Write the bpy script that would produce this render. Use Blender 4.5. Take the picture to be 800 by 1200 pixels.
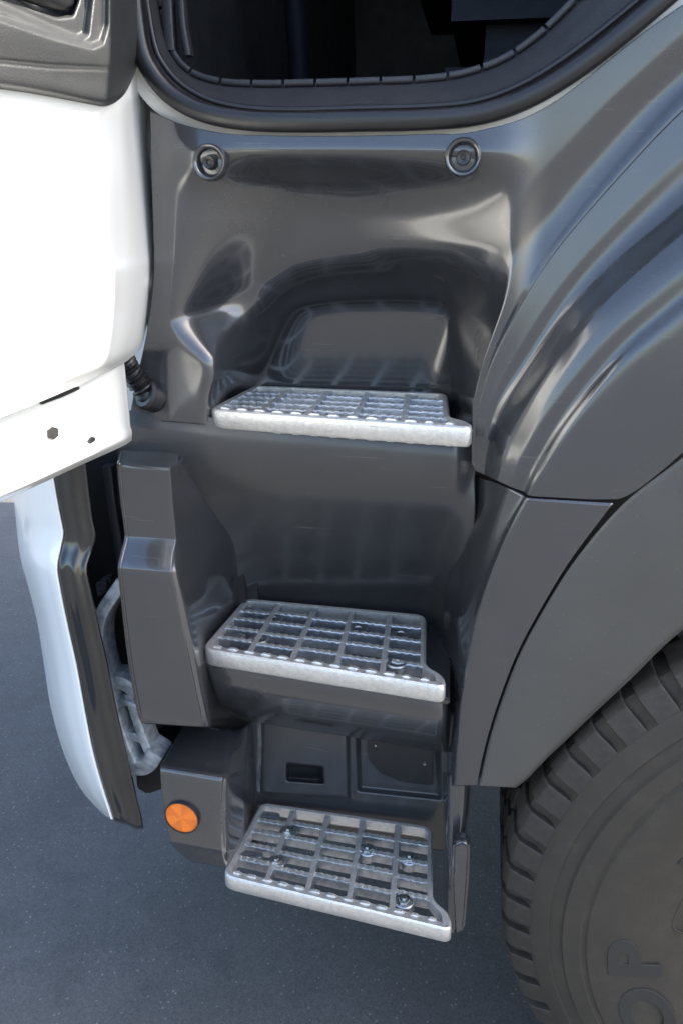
import bpy, bmesh, math, random
import numpy as np
from mathutils import Vector, Matrix
random.seed(4)
R = math.radians
sc = bpy.context.scene
for o in list(bpy.data.objects):
    bpy.data.objects.remove(o)

# ------------------------------------------------------------------ camera
CAM = (0.0, -1.2, 1.65); PITCH = R(20); YAW = R(10); FPX = 933.0
cd = bpy.data.cameras.new('camera'); cam = bpy.data.objects.new('camera', cd)
sc.collection.objects.link(cam)
cam.location = CAM; cam.rotation_euler = (R(90) - PITCH, 0, YAW)
cd.sensor_fit = 'VERTICAL'; cd.sensor_height = 36; cd.lens = 36 * FPX / 1200
cd.clip_start = 0.02; cd.clip_end = 2000
sc.camera = cam

# ------------------------------------------------------------------ sky, sun, exposure
SUN_EL = R(47); SUN_AZ = R(6.5)            # sun stands behind the truck (towards +X), a little inboard (+Y)
w = bpy.data.worlds.new('World'); sc.world = w; w.use_nodes = True
nt = w.node_tree
bg = nt.nodes['Background']; sky = nt.nodes.new('ShaderNodeTexSky')
sky.sky_type = 'NISHITA'; sky.sun_disc = False
sky.sun_elevation = SUN_EL; sky.sun_rotation = R(90) - SUN_AZ
sky.air_density = 1.0; sky.dust_density = 2.6; sky.ozone_density = 0.8
nt.links.new(sky.outputs[0], bg.inputs[0]); bg.inputs[1].default_value = 0.15
sd = bpy.data.lights.new('sun', 'SUN'); sun = bpy.data.objects.new('sun', sd)
sc.collection.objects.link(sun)
sd.energy = 5.0; sd.angle = R(0.53); sd.color = (1.0, 0.94, 0.84)
to_sun = Vector((math.cos(SUN_EL) * math.cos(SUN_AZ), math.cos(SUN_EL) * math.sin(SUN_AZ), math.sin(SUN_EL)))
sun.rotation_euler = to_sun.to_track_quat('Z', 'Y').to_euler()
sc.view_settings.view_transform = 'Standard'
sc.view_settings.look = 'None'
sc.view_settings.exposure = 2.12
sc.view_settings.gamma = 1.0
sc.render.engine = 'CYCLES'

# ------------------------------------------------------------------ measuring helpers: points of the photograph at a known depth
_f0 = np.array([-math.sin(YAW), math.cos(YAW), 0.0])
_fw = np.array([_f0[0] * math.cos(PITCH), _f0[1] * math.cos(PITCH), -math.sin(PITCH)])
_rt = np.array([math.cos(YAW), math.sin(YAW), 0.0])
_up = np.array([_f0[0] * math.sin(PITCH), _f0[1] * math.sin(PITCH), math.cos(PITCH)])
_C = np.array(CAM)

def ray(px, py):
    px = np.asarray(px, float)[..., None]; py = np.asarray(py, float)[..., None]
    return _fw + (px - 400) / FPX * _rt + (600 - py) / FPX * _up

def at(px, py, Y):
    d = ray(px, py); t = (np.asarray(Y, float) - _C[1]) / d[..., 1]
    return _C + d * t[..., None]

def atz(px, py, Z):
    d = ray(px, py); t = (Z - _C[2]) / d[..., 2]
    return _C + d * t[..., None]

DH = np.array([-0.52, -0.10, 0.0]); _da = R(7)
DN = np.array([math.cos(_da), -math.sin(_da), 0.0])

def atdoor(px, py, off):
    d = ray(px, py); t = (np.asarray(off, float) - ((_C - DH) @ DN)) / (d @ DN)
    return _C + d * t[..., None]

def V(p): return Vector((float(p[0]), float(p[1]), float(p[2])))

# ------------------------------------------------------------------ materials
def mat(name, base, rough=0.5, metal=0.0, base2=None, nscale=6.0, nfac=1.0, rvar=0.0, bump=0.0, bscale=200.0,
        spec=0.5, coat=0.0, speck=None, stretch=None, dust=None, crough=0.06, scratch=None, grain=None):
    m = bpy.data.materials.new(name); m.use_nodes = True
    n = m.node_tree.nodes; l = m.node_tree.links
    b = n['Principled BSDF']
    b.inputs['Roughness'].default_value = rough; b.inputs['Metallic'].default_value = metal
    b.inputs['Specular IOR Level'].default_value = spec
    b.inputs['Coat Weight'].default_value = coat; b.inputs['Coat Roughness'].default_value = crough; b.inputs['Coat IOR'].default_value = 1.55
    tc = n.new('ShaderNodeTexCoord'); src = tc.outputs['Object']
    if stretch:
        mp = n.new('ShaderNodeMapping'); mp.inputs['Scale'].default_value = stretch
        l.new(src, mp.inputs[0]); src2 = mp.outputs[0]
    else:
        src2 = src
    def noise(scale, detail=6, rg=0.6, s=None):
        t = n.new('ShaderNodeTexNoise'); t.inputs['Scale'].default_value = scale
        t.inputs['Detail'].default_value = detail; t.inputs['Roughness'].default_value = rg
        l.new(s or src2, t.inputs['Vector']); return t.outputs['Fac']
    def ramp(f, a, c):
        r = n.new('ShaderNodeMapRange'); r.inputs[1].default_value = a; r.inputs[2].default_value = c
        l.new(f, r.inputs[0]); return r.outputs[0]
    def mix(f, a, c):
        x = n.new('ShaderNodeMix'); x.data_type = 'RGBA'
        if hasattr(f, 'links'): l.new(f, x.inputs[0])
        else: x.inputs[0].default_value = f
        for k, v in ((6, a), (7, c)):
            if hasattr(v, 'links'): l.new(v, x.inputs[k])
            else: x.inputs[k].default_value = (*v, 1)
        return x.outputs[2]
    col = None
    f = noise(nscale)
    fr = ramp(f, 0.35, 0.68)
    if base2 is not None:
        mm = n.new('ShaderNodeMath'); mm.operation = 'MULTIPLY'; mm.inputs[1].default_value = nfac
        l.new(fr, mm.inputs[0])
        col = mix(mm.outputs[0], base, base2)
    if speck:
        scol, sscale, thr = speck
        v = n.new('ShaderNodeTexVoronoi'); v.inputs['Scale'].default_value = sscale
        l.new(src, v.inputs['Vector'])
        k = n.new('ShaderNodeSeparateColor'); l.new(v.outputs['Color'], k.inputs[0])
        a1 = n.new('ShaderNodeMath'); a1.operation = 'GREATER_THAN'; a1.inputs[1].default_value = thr
        l.new(k.outputs[0], a1.inputs[0])
        a2 = n.new('ShaderNodeMath'); a2.operation = 'LESS_THAN'; a2.inputs[1].default_value = 0.32
        l.new(v.outputs['Distance'], a2.inputs[0])
        a3 = n.new('ShaderNodeMath'); a3.operation = 'MULTIPLY'
        l.new(a1.outputs[0], a3.inputs[0]); l.new(a2.outputs[0], a3.inputs[1])
        col = mix(a3.outputs[0], col if col is not None else base, scol)
    if dust:
        dcol, dscale, lo, hi = dust
        df = ramp(noise(dscale, 8, 0.7, src), lo, hi)
        col = mix(df, col if col is not None else base, dcol)
    if grain:
        gs, ga = grain
        gf = noise(gs, 3, 0.7, src); gm = n.new('ShaderNodeMapRange'); gm.inputs[1].default_value = 0.3; gm.inputs[2].default_value = 0.7
        gm.inputs[3].default_value = 1 - ga; gm.inputs[4].default_value = 1 + ga; l.new(gf, gm.inputs[0])
        vm = n.new('ShaderNodeVectorMath'); vm.operation = 'SCALE'; l.new(gm.outputs[0], vm.inputs['Scale'])
        if col is not None: l.new(col, vm.inputs[0])
        else: vm.inputs[0].default_value = base
        col = vm.outputs[0]
    if scratch:
        scol, amt = scratch
        tot = None
        for rot in (0.3, 1.9):
            mp = n.new('ShaderNodeMapping'); mp.inputs['Rotation'].default_value = (0, rot, 0.2); mp.inputs['Scale'].default_value = (6, 60, 260)
            l.new(src, mp.inputs[0])
            sf = ramp(noise(1.0, 2, 0.5, mp.outputs[0]), 0.70, 0.76)
            if tot is None: tot = sf
            else:
                ad = n.new('ShaderNodeMath'); ad.operation = 'MAXIMUM'; l.new(tot, ad.inputs[0]); l.new(sf, ad.inputs[1]); tot = ad.outputs[0]
        mk = ramp(noise(9, 3, 0.6, src), 0.45, 0.65)
        mu = n.new('ShaderNodeMath'); mu.operation = 'MULTIPLY'; l.new(tot, mu.inputs[0]); l.new(mk, mu.inputs[1])
        mv = n.new('ShaderNodeMath'); mv.operation = 'MULTIPLY'; l.new(mu.outputs[0], mv.inputs[0]); mv.inputs[1].default_value = amt
        col = mix(mv.outputs[0], col if col is not None else base, scol)
    if col is None: b.inputs['Base Color'].default_value = (*base, 1)
    else: l.new(col, b.inputs['Base Color'])
    if rvar:
        r = n.new('ShaderNodeMapRange'); r.inputs[1].default_value = 0.3; r.inputs[2].default_value = 0.7
        r.inputs[3].default_value = max(0.02, rough - rvar); r.inputs[4].default_value = rough + rvar
        l.new(noise(nscale * 2.3, 8), r.inputs[0]); l.new(r.outputs[0], b.inputs['Roughness'])
    if bump:
        bn = n.new('ShaderNodeBump'); bn.inputs['Strength'].default_value = bump
        bn.inputs['Distance'].default_value = 0.0015
        l.new(noise(bscale, 4, 0.6, src), bn.inputs['Height']); l.new(bn.outputs[0], b.inputs['Normal'])
    return m

M = {}
M['panel'] = mat('grey_gloss_plastic', (0.036, 0.039, 0.044), 0.24, 0.30, (0.043, 0.045, 0.047), 5, 1, 0.05, 0.02, 60, spec=0.6, coat=0.95, crough=0.115, scratch=((0.13, 0.13, 0.13), 0.6),
                 dust=((0.085, 0.082, 0.076), 70, 0.68, 0.98))
M['panel_worn'] = mat('scuffed_grey_plastic', (0.036, 0.038, 0.042), 0.34, 0.20, (0.046, 0.047, 0.047), 7, 1, 0.06, 0.03, 90, spec=0.5, coat=0.45, crough=0.21, scratch=((0.15, 0.148, 0.14), 0.9),
                 dust=((0.095, 0.090, 0.080), 55, 0.60, 0.95))
M['satin'] = mat('grey_satin_plastic', (0.058, 0.056, 0.052), 0.46, 0.0, (0.065, 0.063, 0.058), 9, 1, 0.05, 0.1, 900, spec=0.5,
                 speck=((0.12, 0.116, 0.108), 420, 0.991))
M['alu'] = mat('cast_aluminium', (0.44, 0.46, 0.49), 0.38, 0.95, (0.24, 0.26, 0.29), 70, 0.9, 0.10, 0.45, 350,
               dust=((0.16, 0.15, 0.14), 130, 0.60, 0.80))
M['alu_lip'] = mat('worn_aluminium', (0.74, 0.735, 0.71), 0.40, 0.80, (0.58, 0.58, 0.565), 120, 0.9, 0.10, 0.5, 260, scratch=((0.22, 0.215, 0.20), 0.9),
                   dust=((0.25, 0.24, 0.22), 170, 0.66, 0.85))
M['casting'] = mat('raw_casting', (0.46, 0.49, 0.52), 0.5, 0.45, (0.16, 0.19, 0.22), 55, 1.0, 0.1, 0.5, 300)
M['zinc'] = mat('zinc_bolt', (0.62, 0.66, 0.64), 0.28, 1.0, (0.45, 0.50, 0.48), 90, 1, 0.1)
M['white'] = mat('white_paint', (0.78, 0.79, 0.76), 0.22, 0.0, (0.80, 0.80, 0.78), 3, 1, 0.04, coat=0.5)
M['blacktrim'] = mat('black_gloss_plastic', (0.014, 0.014, 0.014), 0.10, 0.0, (0.02, 0.02, 0.02), 8, 1, 0.03, spec=0.6)
M['rubber'] = mat('black_rubber', (0.008, 0.0085, 0.010), 0.36, 0.0, (0.013, 0.013, 0.015), 12, 1, 0.08, 0.15, 300)
M['doortrim'] = mat('grained_grey_plastic', (0.030, 0.032, 0.034), 0.42, 0.0, (0.036, 0.037, 0.038), 10, 1, 0.05, 0.5, 480,
                    dust=((0.16, 0.12, 0.09), 40, 0.70, 0.90))
M['silltrim'] = mat('grained_black_plastic', (0.022, 0.024, 0.027), 0.42, 0.0, (0.028, 0.029, 0.032), 12, 1, 0.06, 0.6, 500)
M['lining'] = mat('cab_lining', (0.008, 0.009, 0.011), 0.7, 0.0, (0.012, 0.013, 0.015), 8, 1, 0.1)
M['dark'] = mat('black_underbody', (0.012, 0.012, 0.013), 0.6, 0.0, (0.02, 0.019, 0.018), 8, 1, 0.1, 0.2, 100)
M['plate'] = mat('black_plate', (0.010, 0.010, 0.011), 0.35, 0.0, (0.014, 0.014, 0.014), 8, 1, 0.05)
M['seatcloth'] = mat('dark_blue_upholstery', (0.004, 0.006, 0.011), 0.5, 0.0, (0.007, 0.010, 0.017), 30, 1, 0.05, 0.3, 400, spec=0.12)
M['tyre'] = mat('dusty_tyre_rubber', (0.031, 0.025, 0.0185), 0.75, 0.0, (0.040, 0.032, 0.023), 7, 1, 0.05, 0.35, 350,
                dust=((0.055, 0.045, 0.033), 25, 0.5, 0.9))
M['letter'] = mat('clean_tyre_rubber', (0.022, 0.021, 0.021), 0.55, 0.0, (0.027, 0.025, 0.023), 20, 1, 0.05)
M['lug'] = mat('tread_rubber', (0.025, 0.021, 0.017), 0.7, 0.0, (0.042, 0.034, 0.026), 60, 1, 0.05, 0.5, 300)
M['orange'] = mat('orange_reflector', (0.85, 0.20, 0.01), 0.22, 0.0, (0.70, 0.14, 0.01), 300, 1, 0.03, 0.5, 600, spec=0.6, coat=0.4)
M['orange_shade'] = mat('orange_reflector_shaded_facet', (0.62, 0.12, 0.006), 0.3, 0.0, (0.70, 0.15, 0.008), 300, 1, 0.03, 0.5, 600, spec=0.6, coat=0.4)  # darker copy of the lens orange, paints the shaded facets
M['asphalt'] = mat('asphalt', (0.066, 0.064, 0.061), 0.72, 0.0, (0.082, 0.079, 0.075), 3.0, 0.9, 0.05, 0.9, 160,
                   speck=((0.16, 0.16, 0.157), 115, 0.925), dust=((0.046, 0.045, 0.044), 9, 0.52, 0.85), grain=(210, 0.42))

# ------------------------------------------------------------------ mesh helpers
def link(name, me, m, parent=None):
    o = bpy.data.objects.new(name, me); sc.collection.objects.link(o)
    if m is not None and not me.materials: me.materials.append(m)
    if parent is not None: o.parent = parent
    return o

def mesh(name, verts, faces, smooth=True):
    me = bpy.data.meshes.new(name)
    me.from_pydata([tuple(map(float, v)) for v in verts], [], faces)
    me.update()
    if smooth: me.polygons.foreach_set('use_smooth', [True] * len(me.polygons))
    return me

def from_bm(name, bm, m, parent, smooth=False, angle=None):
    me = bpy.data.meshes.new(name); bm.normal_update(); bm.to_mesh(me); bm.free()
    if smooth or angle is not None:
        me.polygons.foreach_set('use_smooth', [True] * len(me.polygons))
        if angle is not None: me.set_sharp_from_angle(angle=R(angle))
    return link(name, me, m, parent)

def cr(a, n, lin=False):
    """resample array (k, ...) along its first axis to n samples: Catmull-Rom through the points, or straight between them"""
    a = np.asarray(a, float); k = len(a)
    t = np.linspace(0, k - 1, n); i = np.minimum(t.astype(int), k - 2); f = t - i
    f = f.reshape((-1,) + (1,) * (a.ndim - 1))
    p1 = a[i]; p2 = a[i + 1]
    if lin: return p1 + (p2 - p1) * f
    p0 = np.where((i > 0).reshape(f.shape), a[np.maximum(i - 1, 0)], 2 * p1 - p2)
    p3 = np.where((i < k - 2).reshape(f.shape), a[np.minimum(i + 2, k - 1)], 2 * p2 - p1)
    return 0.5 * ((2 * p1) + (-p0 + p2) * f + (2 * p0 - 5 * p1 + 4 * p2 - p3) * f ** 2 + (-p0 + 3 * p1 - 3 * p2 + p3) * f ** 3)

def blur2(g, n, ax=(0, 1)):
    for _ in range(n):
        for a in ax:
            h = g.copy(); s = [slice(None)] * g.ndim
            s0, s1, s2 = list(s), list(s), list(s)
            s0[a] = slice(0, -2); s1[a] = slice(1, -1); s2[a] = slice(2, None)
            h[tuple(s1)] = 0.25 * g[tuple(s0)] + 0.5 * g[tuple(s1)] + 0.25 * g[tuple(s2)]
            g = h
    return g

def sstep(x, a, b):
    t = np.clip((x - a) / (b - a), 0, 1); return t * t * (3 - 2 * t)

def sdf(px, py, poly):
    """signed distance to a polygon, negative inside"""
    P = np.asarray(poly, float); d = np.full(px.shape, 1e9); ins = np.zeros(px.shape, bool)
    for i in range(len(P)):
        a = P[i]; b = P[(i + 1) % len(P)]; e = b - a
        wx = px - a[0]; wy = py - a[1]
        t = np.clip((wx * e[0] + wy * e[1]) / (e @ e), 0, 1)
        d = np.minimum(d, np.hypot(wx - e[0] * t, wy - e[1] * t))
        c = (a[1] > py) != (b[1] > py)
        with np.errstate(divide='ignore', invalid='ignore'):
            xx = a[0] + (py - a[1]) * e[0] / (e[1] if e[1] else 1e-9)
        ins ^= c & (px < xx)
    return np.where(ins, -d, d)

def grid_mesh(name, G):
    nv, nu = G.shape[:2]
    idx = np.arange(nv * nu).reshape(nv, nu)
    f = np.stack([idx[:-1, :-1], idx[1:, :-1], idx[1:, 1:], idx[:-1, 1:]], -1).reshape(-1, 4)
    return mesh(name, G.reshape(-1, 3), f.tolist())

def patch(name, rows, m, parent, nu=60, nv=60, lin=(False, False), relief=None, blur=0, yblur=0, thick=0.004, proj=at, world=False, edge=None, vblur=0):
    """a moulded sheet through a net of control points: each row is (px, py, depth); relief(px, py) adds depth"""
    a = np.asarray(rows, float)
    g = cr(a, nv, lin[0]); g = np.swapaxes(cr(np.swapaxes(g, 0, 1), nu, lin[1]), 0, 1)
    if world: G = g
    else:
        if blur: g = blur2(g, blur)
        if vblur: g = blur2(g, vblur, (0,))
        y = g[..., 2]
        if relief is not None: y = y + relief(g[..., 0], g[..., 1])
        if yblur: y = blur2(y, yblur)
        if edge is not None:
            e = blur2(cr(np.array(edge, float), nv, lin[0]), vblur, (0,)); k = 14
            wgt = sstep(np.arange(k, dtype=float), 0, k - 1)
            y = y.copy(); y[:, -k:] = y[:, -k:] * (1 - wgt) + (e[:, None]) * wgt
        G = proj(g[..., 0], g[..., 1], y)
    if world and blur: G = blur2(G, blur)
    o = link(name, grid_mesh(name, G), m, parent)
    if thick:
        s = o.modifiers.new('thickness', 'SOLIDIFY'); s.thickness = thick; s.offset = -1
    return o

def smooth_path(pts, n=40, closed=False):
    a = np.asarray(pts, float)
    if closed:
        a = np.vstack([a[-1:], a, a[:2]]); g = cr(a, n * 3)
        return g
    return cr(a, n)

def sweep(name, path, section, m, parent, upv=(0, 0, 1), closed=False, cap=True, scale=None, smooth=True):
    """sweep a 2D section (list of (side, up)) along a path"""
    P = np.asarray(path, float); n = len(P); S = np.asarray(section, float); k = len(S)
    vs = []
    for i in range(n):
        if closed: t = P[(i + 1) % n] - P[i - 1]
        else: t = P[min(i + 1, n - 1)] - P[max(i - 1, 0)]
        t = t / (np.linalg.norm(t) + 1e-12)
        s = np.cross(t, upv); s /= (np.linalg.norm(s) + 1e-12); u = np.cross(s, t)
        q = 1.0 if scale is None else scale[i]
        for a, b in S: vs.append(P[i] + (s * a + u * b) * q)
    fs = []
    for i in range(n if closed else n - 1):
        j = (i + 1) % n
        for c in range(k):
            d = (c + 1) % k
            fs.append((i * k + c, j * k + c, j * k + d, i * k + d))
    if cap and not closed:
        fs.append(tuple(range(k))[::-1]); fs.append(tuple((n - 1) * k + c for c in range(k)))
    me = mesh(name, vs, fs, smooth)
    bm = bmesh.new(); bm.from_mesh(me); bmesh.ops.recalc_face_normals(bm, faces=bm.faces); bm.to_mesh(me); bm.free()
    if smooth: me.set_sharp_from_angle(angle=R(50))
    return link(name, me, m, parent) if name else me

def circ(r, n=12, e=1.0): return [(r * math.cos(2 * math.pi * i / n), e * r * math.sin(2 * math.pi * i / n)) for i in range(n)]
def rrect(w, h, r, n=3):
    out = []
    for cx, cy, a0 in ((w / 2 - r, h / 2 - r, 0), (-w / 2 + r, h / 2 - r, 90), (-w / 2 + r, -h / 2 + r, 180), (w / 2 - r, -h / 2 + r, 270)):
        for i in range(n + 1):
            a = R(a0 + 90 * i / n); out.append((cx + r * math.cos(a), cy + r * math.sin(a)))
    return out

def lathe_mesh(name, prof, n=24, axis=Vector((0, -1, 0)), closed=True):
    """prof = (radius, height along axis)"""
    ax = axis.normalized(); q = ax.to_track_quat('Z', 'Y').to_matrix()
    vs = []; k = len(prof)
    for i in range(n):
        a = 2 * math.pi * i / n
        for r, h in prof: vs.append(q @ Vector((r * math.cos(a), r * math.sin(a), h)))
    fs = [(i * k + c, ((i + 1) % n) * k + c, ((i + 1) % n) * k + c + 1, i * k + c + 1) for i in range(n) for c in range(k - 1)]
    return mesh(name, vs, fs)

def lathe(name, prof, loc, m, parent, n=24, axis=Vector((0, -1, 0)), sharp=40):
    me = lathe_mesh(name, prof, n, axis)
    bm = bmesh.new(); bm.from_mesh(me); bmesh.ops.remove_doubles(bm, verts=bm.verts, dist=1e-6)
    bmesh.ops.recalc_face_normals(bm, faces=bm.faces); bm.to_mesh(me); bm.free()
    me.set_sharp_from_angle(angle=R(sharp))
    o = link(name, me, m, parent); o.location = V(loc); return o

def prism(name, pts, depth, m, parent, bevel=0.002, segs=2):
    """extrude a 3D polygon by the vector depth and round its edges"""
    bm = bmesh.new(); vs = [bm.verts.new(V(p)) for p in pts]; f = bm.faces.new(vs)
    r = bmesh.ops.extrude_face_region(bm, geom=[f]); dv = V(depth)
    for e in r['geom']:
        if isinstance(e, bmesh.types.BMVert): e.co += dv
    bmesh.ops.recalc_face_normals(bm, faces=bm.faces)
    if bevel:
        bmesh.ops.bevel(bm, geom=list(bm.edges), offset=bevel, segments=segs, affect='EDGES', clamp_overlap=True)
    return from_bm(name, bm, m, parent, angle=35)

def box(name, lo, hi, m, parent, bevel=0.004):
    x0, y0, z0 = lo; x1, y1, z1 = hi
    return prism(name, [(x0, y0, z0), (x1, y0, z0), (x1, y0, z1), (x0, y0, z1)], (0, y1 - y0, 0), m, parent, bevel)

def empty(name, loc, parent=None):
    o = bpy.data.objects.new(name, None); sc.collection.objects.link(o); o.location = loc; o.empty_display_size = 0.1
    if parent: o.parent = parent
    return o

# ------------------------------------------------------------------ the ground
GZ = -0.045
def ground():
    bm = bmesh.new()
    for (x0, x1, y0, y1) in ((-400, 400, -400, 400),):
        f = bm.faces.new([bm.verts.new(p) for p in ((x0, y0, GZ), (x1, y0, GZ), (x1, y1, GZ), (x0, y1, GZ))])
    o = from_bm('ground', bm, M['asphalt'], None); o['kind'] = 'structure'
    o['label'] = 'dark grey asphalt under and beside the truck'
ground()

# ------------------------------------------------------------------ the truck
truck = bpy.data.objects.new('truck', None); sc.collection.objects.link(truck); truck.empty_display_size = 0.3
truck['label'] = 'truck cab entry with open white door, three metal steps and dark grey side panels'
truck['category'] = 'truck'
T = truck

# ---- upper side panel: foot well above the top step, running into the wheel arch flare
K0 = [(1000, -120), (900, 38), (800, 127), (720, 213), (645, 300), (592, 390), (568, 445), (557, 500), (557, 552)]
K0Y = [0.0, 0.0, 0.0, 0.0, -0.001, -0.008, -0.011, -0.012, -0.012]
def upper_panel():
    rows = [
        [(176, 130), (215, 146), (262, 156), (330, 159), (420, 159), (500, 157), (560, 153), (645, 122), (790, 12), K0[0]],
        [(177, 165), (215, 172), (262, 178), (330, 181), (420, 182), (500, 181), (560, 176), (640, 150), (770, 62), K0[1]],
        [(178, 215), (215, 215), (262, 215), (330, 216), (420, 217), (500, 216), (560, 212), (630, 190), (715, 150), K0[2]],
        [(180, 270), (212, 268), (255, 266), (330, 266), (420, 266), (500, 265), (560, 262), (615, 248), (665, 228), K0[3]],
        [(181, 320), (208, 318), (250, 316), (330, 315), (420, 315), (500, 315), (555, 314), (590, 310), (615, 305), K0[4]],
        [(176, 370), (204, 370), (248, 368), (330, 368), (420, 368), (500, 368), (548, 370), (570, 376), (580, 382), K0[5]],
        [(167, 415), (200, 416), (246, 418), (330, 418), (420, 418), (500, 418), (542, 424), (556, 434), (562, 440), K0[6]],
        [(158, 455), (198, 458), (245, 462), (330, 468), (420, 470), (500, 472), (538, 478), (548, 487), (553, 494), K0[7]],
        [(152, 491), (196, 494), (244, 498), (330, 508), (420, 514), (500, 520), (538, 526), (548, 538), (553, 545), K0[8]]]
    rows = [[(x, y, 0.0) for x, y in r] for r in rows]
    well_left = [(212, 150), (206, 250), (200, 330), (196, 378), (214, 397), (246, 424), (250, 440), (246, 462), (246, 505), (246, 640), (900, 640), (900, 100), (240, 100)]
    toe = [(250, 520), (262, 445), (282, 412), (300, 372), (318, 338), (345, 316), (395, 306), (470, 303), (528, 308), (560, 328), (578, 362),
           (574, 400), (556, 450), (552, 520)]
    def rel(px, py):
        xr = np.interp(py, [100, 150, 182, 230, 300, 360, 420, 470, 505, 560], [570, 594, 604, 607, 604, 588, 566, 553, 552, 552])
        wr = np.interp(py, [150, 200, 290, 340, 440, 500], [230, 230, 190, 70, 28, 24])
        tr = np.clip((xr - px) / wr, 0, 1); mr = 1 - (1 - tr) ** 1.45
        d1 = sdf(px, py, well_left); wl = np.interp(py, [150, 260, 330, 380, 420, 470], [150, 145, 115, 90, 66, 36]); m1 = sstep(-d1 / wl, -0.05, 1.0) * mr
        slope = np.interp(py, [150, 178, 190, 215, 250, 300, 340, 400, 460, 520], [0.0, 0.004, 0.024, 0.066, 0.088, 0.102, 0.112, 0.134, 0.155, 0.165])
        d2 = sdf(px, py, toe); m2 = sstep(-d2, -14, 58)
        deep = np.interp(py, [300, 360, 420, 460], [0.072, 0.090, 0.074, 0.062])
        # convex roll under the seal
        lip = -0.012 * np.exp(-((py - 182) / 26.0) ** 2) * sstep(px, 180, 230) * sstep(-px, -640, -560)
        # the left shoulder beside the step stands proud; right part turns up towards the flare
        y = -0.012 + m1 * (slope + m2 * deep) + lip
        y = y + 0.02 * sstep(-px, -205, -176) * 0.4
        fl = sstep(px, 590, 640)
        kx = np.interp(py, [q[1] for q in K0], [q[0] for q in K0])
        near = np.clip((kx - px) / 90.0, 0, 1)
        return y + fl * 0.012 + fl * 0.012 * np.sin(near * math.pi)
    g = patch('side_panel', rows, M['panel'], T, 300, 230, relief=rel, yblur=22, thick=0.004, edge=K0Y, vblur=160)
    return g
side_panel = upper_panel()

# ---- flare over the wheel (upper part), moulded with the side panel
def flare():
    k0 = [(x, y, d) for (x, y), d in zip(K0, K0Y)]
    k2 = [(1020, 90, -0.054), (908, 182, -0.055), (800, 280, -0.056), (728, 338, -0.056), (680, 386, -0.056), (632, 450, -0.056), (605, 498, -0.056), (588, 533, -0.056), (579, 562, -0.056)]
    k1 = [tuple(np.array(a) + (0.66 if i < 6 else 0.55) * (np.array(b) - np.array(a))) for i, (a, b) in enumerate(zip(k0, k2))]
    k1 = [(x, y, d) for (x, y, _), d in zip(k1, (-0.010, -0.010, -0.010, -0.010, -0.011, -0.014, -0.018, -0.021, -0.022))]
    kh = [tuple(0.5 * (np.array(a) + np.array(b))) for a, b in zip(k0, k1)]
    kh = [(x, y, d * 0.9) for x, y, d in kh]
    k3 = [(1025, 130, -0.066), (910, 218, -0.070), (800, 312, -0.072), (734, 366, -0.072), (688, 415, -0.072), (645, 472, -0.072), (621, 512, -0.072), (604, 545, -0.072), (596, 570, -0.072)]
    k4 = [(1030, 165, -0.070), (912, 250, -0.074), (800, 348, -0.076), (738, 398, -0.076), (694, 445, -0.076), (655, 494, -0.076), (634, 530, -0.076), (619, 556, -0.076), (612, 576, -0.076)]
    k5 = [(1032, 185, -0.083), (914, 272, -0.087), (800, 369, -0.088), (742, 416, -0.088), (699, 462, -0.088), (663, 509, -0.088), (642, 541, -0.088), (628, 564, -0.088), (621, 581, -0.088)]
    k6 = [(1034, 235, -0.088), (920, 320, -0.091), (800, 425, -0.092), (752, 464, -0.092), (715, 500, -0.092), (687, 533, -0.092), (670, 556, -0.092), (658, 571, -0.092), (651, 583, -0.092)]
    k7 = [(1036, 285, -0.090), (925, 372, -0.093), (800, 480, -0.094), (768, 510, -0.094), (742, 534, -0.094), (722, 553, -0.094), (708, 567, -0.094), (698, 577, -0.094), (690, 585, -0.094)]
    k8 = [(1038, 345, -0.090), (930, 420, -0.093), (800, 530, -0.094), (782, 546, -0.094), (766, 559, -0.094), (752, 570, -0.094), (740, 578, -0.094), (730, 583, -0.094), (722, 585, -0.094)]
    cols = [k0, kh, k1, k2, k3, k4, k5, k6, k7, k8]
    rows = [[c[i] for c in cols] for i in range(9)]
    return patch('wheel_arch_flare', rows, M['panel'], T, 200, 230, yblur=0, thick=0.004, vblur=160)
flare()

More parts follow.
